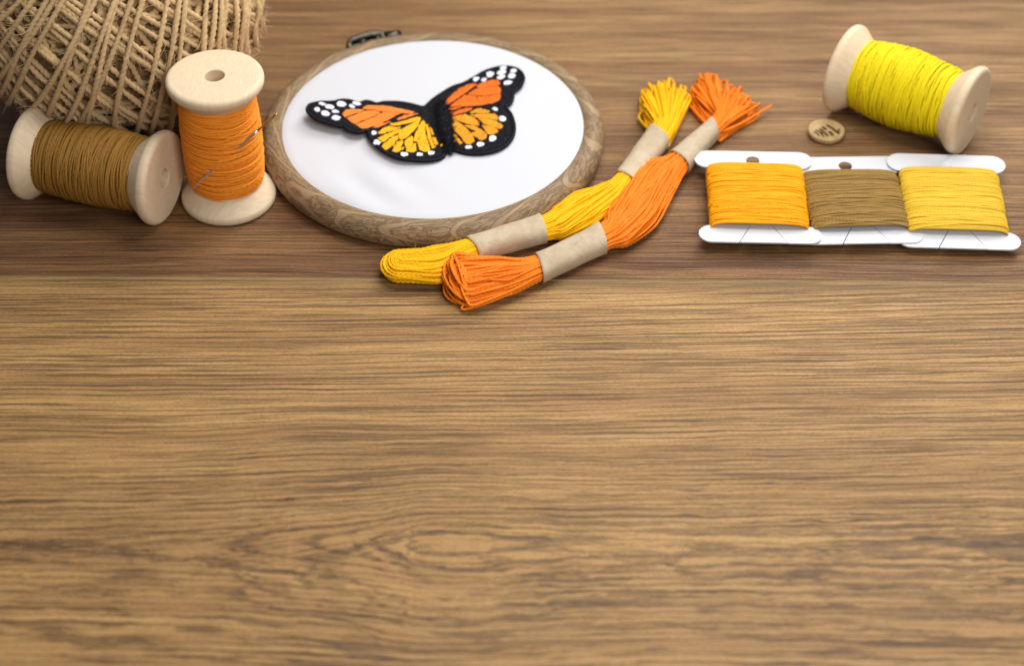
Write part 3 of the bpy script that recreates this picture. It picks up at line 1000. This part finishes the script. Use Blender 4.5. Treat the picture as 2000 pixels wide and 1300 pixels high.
# ------------------------------------------------------------------ floss skeins
def skein(st, b1, b2, fan, mat, label, seed, lend, messy=0.0, rho_=(.09, .17), npair=150, tails=()):
    """st: stations (A px, B px, z, h, dzA); b1,b2: band ranges in station index; fan: tip pixels from side A to side B"""
    g = np.random.default_rng(seed)
    C, S, Hh = [], [], []
    for (ax, ay), (bx, by_), z, h, dz in st:
        a, b = at(ax, ay, z), at(bx, by_, z)
        C.append((a + b) / 2)
        s_ = (a - b) / 2 * .86
        s_[2] += dz
        S.append(s_)
        Hh.append(h)
    C, S, Hh = np.array(C), np.array(S), np.array(Hh)[:, None]
    per = 14
    Cf, Sf, Hf = catmull(C, per), catmull(S, per), catmull(Hh, per)[:, 0]
    base = (C[3][0], C[3][1], 0)
    t = thing('floss_skein', base, label, 'embroidery floss', 'floss skeins with paper bands')
    mb = MB()
    # inner bulk
    N = len(Cf)
    th = np.linspace(0, 2 * PI, 20, endpoint=False)
    V = (Cf[:, None] + .84 * np.cos(th)[None, :, None] * Sf[:, None])
    V[..., 2] += .84 * np.sin(th)[None] * Hf[:, None]
    I, J = np.meshgrid(np.arange(N - 1), np.arange(20), indexing='ij')
    J2 = (J + 1) % 20
    lo = int(per * .6)
    Q = np.stack([I * 20 + J, I * 20 + J2, (I + 1) * 20 + J2, (I + 1) * 20 + J], -1)[lo:].reshape(-1, 4)
    mb.add(V.reshape(-1, 3), Q, None, .15)
    out0 = Cf[0] - Cf[4]
    out0[2] = 0
    out0 /= np.linalg.norm(out0)
    fanp = np.array(fan, float)
    fx = np.linspace(1, -1, len(fan))[::-1]
    R0 = .039

    def along(a, b, i0=0, i1=None):
        dmp = np.ones(9)
        dmp[[2, 3, 7, 8]] = .12
        wob = np.interp(np.arange(N), np.linspace(0, N - 1, 9), g.normal(0, .085, 9) * dmp)
        wob2 = np.interp(np.arange(N), np.linspace(0, N - 1, 9), g.normal(0, .04, 9) * dmp)
        # the bundle is twisted between its two bands
        tw_ = -1.05 * np.clip((np.arange(N) / per - 2.8) / 4.4, 0, 1)
        aw = a * np.cos(tw_) - b * np.sin(tw_) + wob
        bw = a * np.sin(tw_) + b * np.cos(tw_) + wob2
        p = Cf + aw[:, None] * Sf
        p[:, 2] += bw * Hf
        return p[i0:i1]

    def tipfan(a, b, P, D):
        pxx = np.interp(a, fx, fanp[::-1, 0]) + g.normal(0, 5)
        pyy = np.interp(a, fx, fanp[::-1, 1]) + g.normal(0, 6)
        zt = .22 + .40 * (b + 1) / 2 + g.normal(0, .06)
        T = at(pxx, pyy, max(zt, .08))
        T = P + (T - P) * g.uniform(.74, 1.0)
        d = T - P
        dl = np.linalg.norm(d)
        e1 = d / dl
        sd = np.cross(e1, [0, 0, 1.])
        sd /= np.linalg.norm(sd)
        rho = g.uniform(*rho_)
        tl = g.uniform(-.9, .9)
        e2 = np.array([0, 0, 1.]) * math.cos(tl) + sd * math.sin(tl)
        cc = T - e1 * rho - e2 * rho * .6
        arc_ = [cc + rho * (e1 * math.sin(q) * 1.15 + e2 * math.cos(q)) for q in np.linspace(-.1, PI + .1, 7)]
        P2 = P + sd * g.uniform(-.1, .1)
        P2[2] = max(.12, P[2] - .25)
        m1 = P + (D * .8 + e1 * .2) * .26 * dl + np.array([0, 0, .04])
        m2 = P2 + (arc_[-1] - P2) * .5
        out = np.array([m1, *arc_, m2, P2])
        out[:, 2] = np.maximum(out[:, 2], .06)
        return out

    k = 0
    gold = PI * (3 - math.sqrt(5))
    for i in range(npair * 2):
        rr = math.sqrt((i + .5) / (npair * 2))
        if rr < .58:
            continue
        a, b = .93 * rr * math.cos(i * gold), .93 * rr * math.sin(i * gold)
        if a < 0:
            continue
        bq = b + g.normal(0, .1)
        k2 = min(1, .93 / math.hypot(a, bq))
        pa_, pb_ = along(a, b), along(-a * k2, bq * k2)
        # near loop end: U turn between +a and -a
        c0, c1 = pa_[0], pb_[0]
        mid, hv = (c0 + c1) / 2, (c0 - c1) / 2
        ex = g.uniform(.72, 1.08) * lend
        aa = np.linspace(PI - .25, .25, 9)
        arc_ = np.array([mid - hv * math.cos(q) + out0 * np.linalg.norm(hv) * ex * math.sin(q) ** .7 for q in aa])
        arc_ = arc_[::1]
        if messy:
            kink = g.normal(0, messy, 3)
            arc_ += kink * np.sin(np.linspace(0, PI, 9))[:, None]
            arc_[:, 2] += messy * .6 * np.sin(np.linspace(0, PI, 9)) * g.uniform(-.2, 1.2)
        arc_[:, 2] = np.maximum(arc_[:, 2], .06)
        # order: fan tip(+a) -> along back to start -> arc -> along(-a) -> fan tip(-a)
        D = Cf[-1] - Cf[-4]
        D /= np.linalg.norm(D)
        def endab(x, y):
            return x * math.cos(-1.05) - y * math.sin(-1.05), x * math.sin(-1.05) + y * math.cos(-1.05)
        fa, fb_ = tipfan(*endab(a, b), pa_[-1], D), tipfan(*endab(-a * k2, bq * k2), pb_[-1], D)
        # arc runs from +a (q=pi -> mid+hv) to -a
        path = np.vstack([fa[::-1], pa_[::-1], arc_, pb_, fb_])
        path = resample(catmull(resample(path, .12), 3), .05)
        for _ in range(7):
            q = path[g.integers(8, len(path) - 8)]
            dv = g.normal(0, 1, 3)
            dv[2] = abs(dv[2])
            dv /= np.linalg.norm(dv)
            ss = np.linspace(0, 1, 4)[:, None]
            tube(mb, q + dv * R0 * .9 + (dv * g.uniform(.05, .14)) * ss + g.normal(0, .07, 3) * ss ** 2, np.array([.006, .006, .005, .003]), 3, tint=.8, cap=False)
        tube(mb, path, R0 * g.uniform(.9, 1.12), 6, .32, .15, ref=np.array([0.03, .02, 1.]), tint=g.uniform(.05, .95), ph=g.uniform(0, 6))
    for tl in tails:
        p = np.array([at(x, y, z) for x, y, z in tl])
        tube(mb, resample(catmull(p, 8), .04), .04, 6, .22, .21, tint=.6)
    put('thread_bundle', mb, mat, t, base)
    for lo_, hi_ in (b1, b2):
        pb = MB()
        idx = np.linspace(lo_ * per, hi_ * per, 22)
        ii = np.arange(N)
        c = np.stack([np.interp(idx, ii, Cf[:, q]) for q in range(3)], 1)
        s_ = np.stack([np.interp(idx, ii, Sf[:, q]) for q in range(3)], 1)
        h = np.interp(idx, ii, Hf)
        # straight paper sleeve
        c = .5 * c + .5 * (c[0] + (c[-1] - c[0]) * np.linspace(0, 1, 22)[:, None])
        tt = np.linspace(0, 2 * PI, 40, endpoint=False)
        ca, sa = np.sign(np.cos(tt)) * abs(np.cos(tt)) ** .8, np.sign(np.sin(tt)) * abs(np.sin(tt)) ** .8
        rows = []
        for q in range(22):
            dent = 1.12 + .015 * math.sin(q * .5 + seed)
            row = c[q] + dent * ca[:, None] * s_[q]
            row[:, 2] += dent * sa * h[q]
            row[:, 2] = np.maximum(row[:, 2], .006)
            rows.append(row)
        inner = [c[q] + .93 * (r_ - c[q]) for q, r_ in enumerate(rows)]
        allr = np.array(rows + inner[::-1])
        n_ = len(allr)
        I, J = np.meshgrid(np.arange(n_), np.arange(40), indexing='ij')
        Q = np.stack([I * 40 + J, I * 40 + (J + 1) % 40, ((I + 1) % n_) * 40 + (J + 1) % 40, ((I + 1) % n_) * 40 + J], -1).reshape(-1, 4)
        pb.add(allr.reshape(-1, 3), Q)
        put('paper_band', pb, MAT['kraft'], t, base)
    return t


skein([((784, 487), (789, 553), 0.35, 0.30, 0), ((846, 480), (866, 552), 0.36, 0.32, 0), ((905, 470), (938, 505), 0.37, 0.32, 0), ((1051, 424), (1070, 468), 0.40, 0.33, 0),
       ((1085, 398), (1105, 468), 0.40, 0.35, 0), ((1120, 378), (1165, 440), 0.40, 0.36, 0), ((1170, 360), (1215, 404), 0.40, 0.33, 0), ((1199, 344), (1243, 366), 0.38, 0.32, 0), ((1267, 250), (1308, 281), 0.37, 0.30, 0)],
      (2, 3), (7, 8), [(1258, 205), (1262, 176), (1298, 158), (1330, 170), (1344, 192)], MAT['skeiny'],
      'golden yellow floss skein with two kraft paper bands resting against the hoop rim', 21, 1.0)
skein([((890, 500), (928, 592), 0.40, 0.35, .18), ((960, 498), (1002, 578), 0.38, 0.35, .05), ((1043, 500), (1062, 547), 0.37, 0.32, 0), ((1166, 440), (1187, 488), 0.38, 0.33, 0),
       ((1180, 410), (1232, 478), 0.40, 0.36, 0), ((1212, 358), (1285, 440), 0.40, 0.38, 0), ((1256, 318), (1322, 378), 0.40, 0.35, 0), ((1304, 303), (1347, 332), 0.38, 0.32, 0), ((1386, 236), (1404, 266), 0.37, 0.30, 0)],
      (2, 3), (7, 8), [(1352, 185), (1368, 150), (1392, 148), (1425, 172), (1450, 186), (1494, 196)], MAT['skeino'],
      'bright orange floss skein with kraft paper bands and a splayed end beside the white bobbins', 22, .5, messy=.17, rho_=(.17, .30),
      tails=([(1400, 262, .3), (1450, 240, .35), (1490, 216, .3), (1507, 206, .3)], [(1000, 572, .35), (950, 592, .25), (908, 604, .12), (903, 598, .15), (925, 580, .3)]))

# ------------------------------------------------------------------ floss bobbins on white card
def bobbin(tl, tr, bl, br, z, mat, label, seed, wx, wy, hole=True, thick=.34):
    """four bar-end pixels -> card; wx,wy: winding extents in card units"""
    g = np.random.default_rng(seed)
    zt, zb = z
    q = [at(*tl, zt), at(*tr, zt), at(*bl, zb), at(*br, zb)]
    ctr = sum(q) / 4
    ex = (q[1] - q[0] + q[3] - q[2]) / 2
    wd = np.linalg.norm(ex)
    ex /= wd
    ey = (q[0] + q[1] - q[2] - q[3]) / 2
    ht = np.linalg.norm(ey)
    ey = ey - (ey @ ex) * ex
    ey /= np.linalg.norm(ey)
    ez = np.cross(ex, ey)
    if ez[2] < 0:
        ez = -ez
    base = (ctr[0], ctr[1], 0)
    to = lambda x, y, zz=0.0: ctr + x * ex + y * ey + zz * ez
    t = thing('floss_bobbin', base, label, 'floss bobbin', 'white card bobbins of floss')
    hw, hy, bh = wd / 2, ht / 2, .43
    TK = .05

    def capsule(x0, x1, yc, r):
        a = np.linspace(PI / 2, 3 * PI / 2, 12)
        L_ = [(x0 + r + r * math.cos(k), yc + r * math.sin(k)) for k in a]
        R_ = [(x1 - r + r * math.cos(k + PI), yc + r * math.sin(k + PI)) for k in a]
        return L_, R_

    def plate(loops, z0=0.0, tint=.5, mbx=None, zf=None):
        tmp = MB()
        prism(tmp, loops, z0 - TK / 2, z0 + TK / 2, zf)
        V = tmp.v[0]
        V = ctr + V[:, :1] * ex + V[:, 1:2] * ey + V[:, 2:] * ez
        mbx.add(V, tmp.q[0] - 0, tmp.t[0] - 0, tint)

    cm_ = MB()
    # one I-shaped outline: top bar, waist, bottom bar with its two cut slits
    Lt, Rt = capsule(-hw, hw, hy, bh)
    Lb, Rb = capsule(-hw, hw, -hy, bh * .92)
    wa = hw - .48
    tx = (wx[0] + wx[1]) / 2
    hole_l = [(-.02 + .22 * math.cos(k), hy - .05 + .22 * math.sin(k)) for k in np.linspace(0, 2 * PI, 20, endpoint=False)]
    top = Lt + [(-wa, hy - bh), (-wa, -hy + bh * .92 + .003), (wa, -hy + bh * .92 + .003), (wa, hy - bh)] + Rt
    plate([top] + ([hole_l] if hole else []), mbx=cm_)
    yb0, yb1 = -hy - bh * .92, -hy + bh * .92
    s0a, s0b = (-.28, yb1), (-.66, yb0)
    s1a, s1b = (.40, yb1), (.82, yb0)
    gp = .012
    plate([[*Lb, (s0b[0] - gp, yb0), (s0a[0] - gp, yb1)]], mbx=cm_)
    plate([[(s1a[0] + gp, yb1), (s1b[0] + gp, yb0), *Rb]], mbx=cm_)
    plate([[(s0a[0] + gp, yb1 - .004), (s0b[0] + gp, yb0 - .03), (s1b[0] - gp, yb0 - .03), (s1a[0] - gp, yb1 - .004)]], mbx=cm_, zf=lambda x, y: .030 * (yb1 - y) / (yb1 - yb0) + .002)
    put('card', cm_, MAT['card'], t, base, smooth=False)
    if not hole:
        rg = MB()                                     # uncut hole: a faint pressed circle
        p = [to(-.02 + .19 * math.cos(k), hy - .05 + .19 * math.sin(k), TK / 2 + .002) for k in np.linspace(0, 2 * PI, 28, endpoint=False)]
        tube(rg, p, .008, 5, closed=True)
        put('pressed_circle', rg, MAT['card'], t, base)
    # winding
    wb = MB()
    x0, x1 = wx
    y0, y1 = wy
    th = np.linspace(0, 2 * PI, 150, endpoint=False)
    ce, se = np.cos(th), np.sin(th)
    e_ = .52
    sx, sz = np.sign(ce) * abs(ce) ** e_, np.sign(se) * abs(se) ** .8

    def bulge(y):
        k = np.clip((y - y0) / (y1 - y0), 0, 1)
        return .80 + .20 * np.sin(PI * k) ** .5

    def loop(yc, tilt, dr, r):
        p0 = g.normal(0, .5)
        yy = np.clip(yc + tilt * sx * np.sign(se + 1e-6) * np.clip(abs(se) * 2, 0, 1) + .012 * np.sin(3 * th + p0), y0, y1)
        b_ = bulge(yy)
        xx = (x0 + x1) / 2 + ((x1 - x0) / 2 * (.955 + .045 * b_) + dr) * sx
        zz = (thick * b_ + dr) * sz
        P_ = ctr + xx[:, None] * ex + yy[:, None] * ey + zz[:, None] * ez
        P_[:, 2] = np.maximum(P_[:, 2], r)
        P_ = resample(np.vstack([P_, P_[:1]]), .055)[:-1]
        tube(wb, P_, r, 6, .22, .22, ref=P_ - (ctr + ((P_ - ctr) @ ey)[:, None] * ey), closed=True, tint=g.uniform(.05, .95), ph=g.uniform(0, 6))

    n = int((y1 - y0) / .058)
    for k in range(n):
        loop(y0 + (y1 - y0) * (k + .5) / n, g.normal(0, .025), -.03 + g.normal(0, .004), .036)
    for k in range(int(n * .95)):
        loop(g.uniform(y0 + .12, y1 - .08), g.normal(0, .12), -.018 + g.uniform(0, .026), .036)
    # bulk under the strands
    kb = MB()
    rows = []
    ys = np.linspace(y0 + .02, y1 - .02, 16)
    for y in ys:
        b_ = bulge(y) * .86
        rows.append(ctr + ((x0 + x1) / 2 + (x1 - x0) / 2 * .94 * sx)[:, None] * ex + y * ey + (thick * b_ * sz)[:, None] * ez)
    rows = np.array(rows)
    rows[..., 2] = np.maximum(rows[..., 2], .02)
    m_ = len(th)
    I, J = np.meshgrid(np.arange(len(ys) - 1), np.arange(m_), indexing='ij')
    Q = np.stack([I * m_ + J, I * m_ + (J + 1) % m_, (I + 1) * m_ + (J + 1) % m_, (I + 1) * m_ + J], -1).reshape(-1, 4)
    wb.add(rows.reshape(-1, 3), Q, None, .2)
    put('thread_winding', wb, mat, t, base)
    return t


bobbin((1353, 310), (1583, 316), (1368, 457), (1608, 460), (.50, .42), MAT['bob1'], 'white card bobbin wound with bright amber yellow floss, nearest the orange skein', 31, (-1.53, 1.53), (-1.60, 1.38))
bobbin((1546, 325), (1776, 322), (1556, 462), (1793, 458), (.40, .34), MAT['bob2'], 'white card bobbin wound with olive brown floss between two yellow ones', 32, (-1.52, 1.54), (-1.54, 1.24), thick=.32)
bobbin((1728, 318), (1965, 322), (1757, 464), (1992, 474), (.50, .30), MAT['bob3'], 'white card bobbin wound with pale mustard floss in front of the yellow spool', 33, (-1.56, 1.57), (-1.58, 1.36), hole=False)

# ------------------------------------------------------------------ button
uc = at(1614, 254, .2)
bt = thing('button', (uc[0], uc[1], 0), 'small round pale wooden button with dark engraved marks', 'button')
ub = MB()
lathe(ub, round_prof([(.001, .0), (.50, 0), (.60, .06), (.615, .19), (.57, .245), (.50, .235), (.44, .205), (.001, .20)], .03), 64, c=(uc[0], uc[1], 0))
put('disc', ub, MAT['button'], bt, (uc[0], uc[1], 0))
eg = MB()
BF = lambda x, y: at(1565 + x / 17.33, 220 + y / 17.33, .212)
for pts, r in ((((420, 640), (520, 700), (620, 800)), .020), (((480, 590), (600, 650), (680, 720), (760, 810)), .022), (((610, 560), (700, 610), (780, 680), (910, 790)), .030),
               (((720, 480), (780, 530), (840, 575)), .032), (((870, 420), (960, 480), (1090, 560), (1180, 640), (1290, 715)), .034), (((950, 640), (1010, 700), (1070, 770)), .040),
               (((1310, 560), (1230, 600), (1180, 640)), .022), (((640, 660), (720, 690), (800, 700)), .018), (((1200, 640), (1280, 680)), .040), (((660, 560), (720, 590)), .022)):
    p = resample(catmull(np.array([BF(*q) for q in pts]), 6), .03)
    tube(eg, p, r * 1.45, 8, ref=np.array([0, 0, 1.]), flat=.25)
put('engraving', eg, MAT['burn'], bt, (uc[0], uc[1], 0))

for o in list(bpy.data.objects):
    if '_b' in o:
        del o['_b']

# ------------------------------------------------------------------ camera
cd = bpy.data.cameras.new('camera')
cd.sensor_width = 36
cd.lens = F / 2000 * 36
cd.clip_start = .01
cd.clip_end = 20
co = bpy.data.objects.new('camera', cd)
COL.objects.link(co)
co.location = (0, 0, CH * CM)
co.rotation_euler = (PI / 2 - TH, 0, 0)
cd.dof.use_dof = True
cd.dof.focus_distance = .586
cd.dof.aperture_fstop = 9.0
SC.camera = co

# ------------------------------------------------------------------ light
wd = bpy.data.worlds.new('World')
SC.world = wd
wd.use_nodes = True
bg = wd.node_tree.nodes['Background']
bg.inputs[0].default_value = (.92, .95, 1.0, 1)
bg.inputs[1].default_value = .17


def area(name, loc, target, size, power, col=(1, 1, 1)):
    l = bpy.data.lights.new(name, 'AREA')
    l.shape = 'RECTANGLE'
    l.size, l.size_y = size[0] * CM, size[1] * CM
    l.energy = power
    l.color = col
    o = bpy.data.objects.new(name, l)
    COL.objects.link(o)
    o.location = Vector(loc) * CM
    d = Vector(target) - Vector(loc)
    o.rotation_euler = d.to_track_quat('-Z', 'Y').to_euler()
    return o


area('window_light', (31, 92, 46), (0, 48, 0), (40, 36), 3.7, (1, .985, .96))
area('overhead_fill', (5, 52, 34), (4, 50, 0), (20, 18), .95, (1, .99, .97))  # added unseen lamp: central pool of light that leaves the corners darker

area('front_fill', (34, -26, 66), (-2, 52, 0), (46, 40), 4.6, (1, .985, .96))  # added unseen fill that brightens the faces turned to the camera

vs = SC.view_settings
SC.display_settings.display_device = 'sRGB'
vs.view_transform = 'Standard'
vs.look = 'None'
vs.exposure = 0
vs.gamma = 1
vs.use_curve_mapping = False
SC.render.engine = 'CYCLES'
SC.cycles.use_denoising = True
SC.cycles.max_bounces = 8
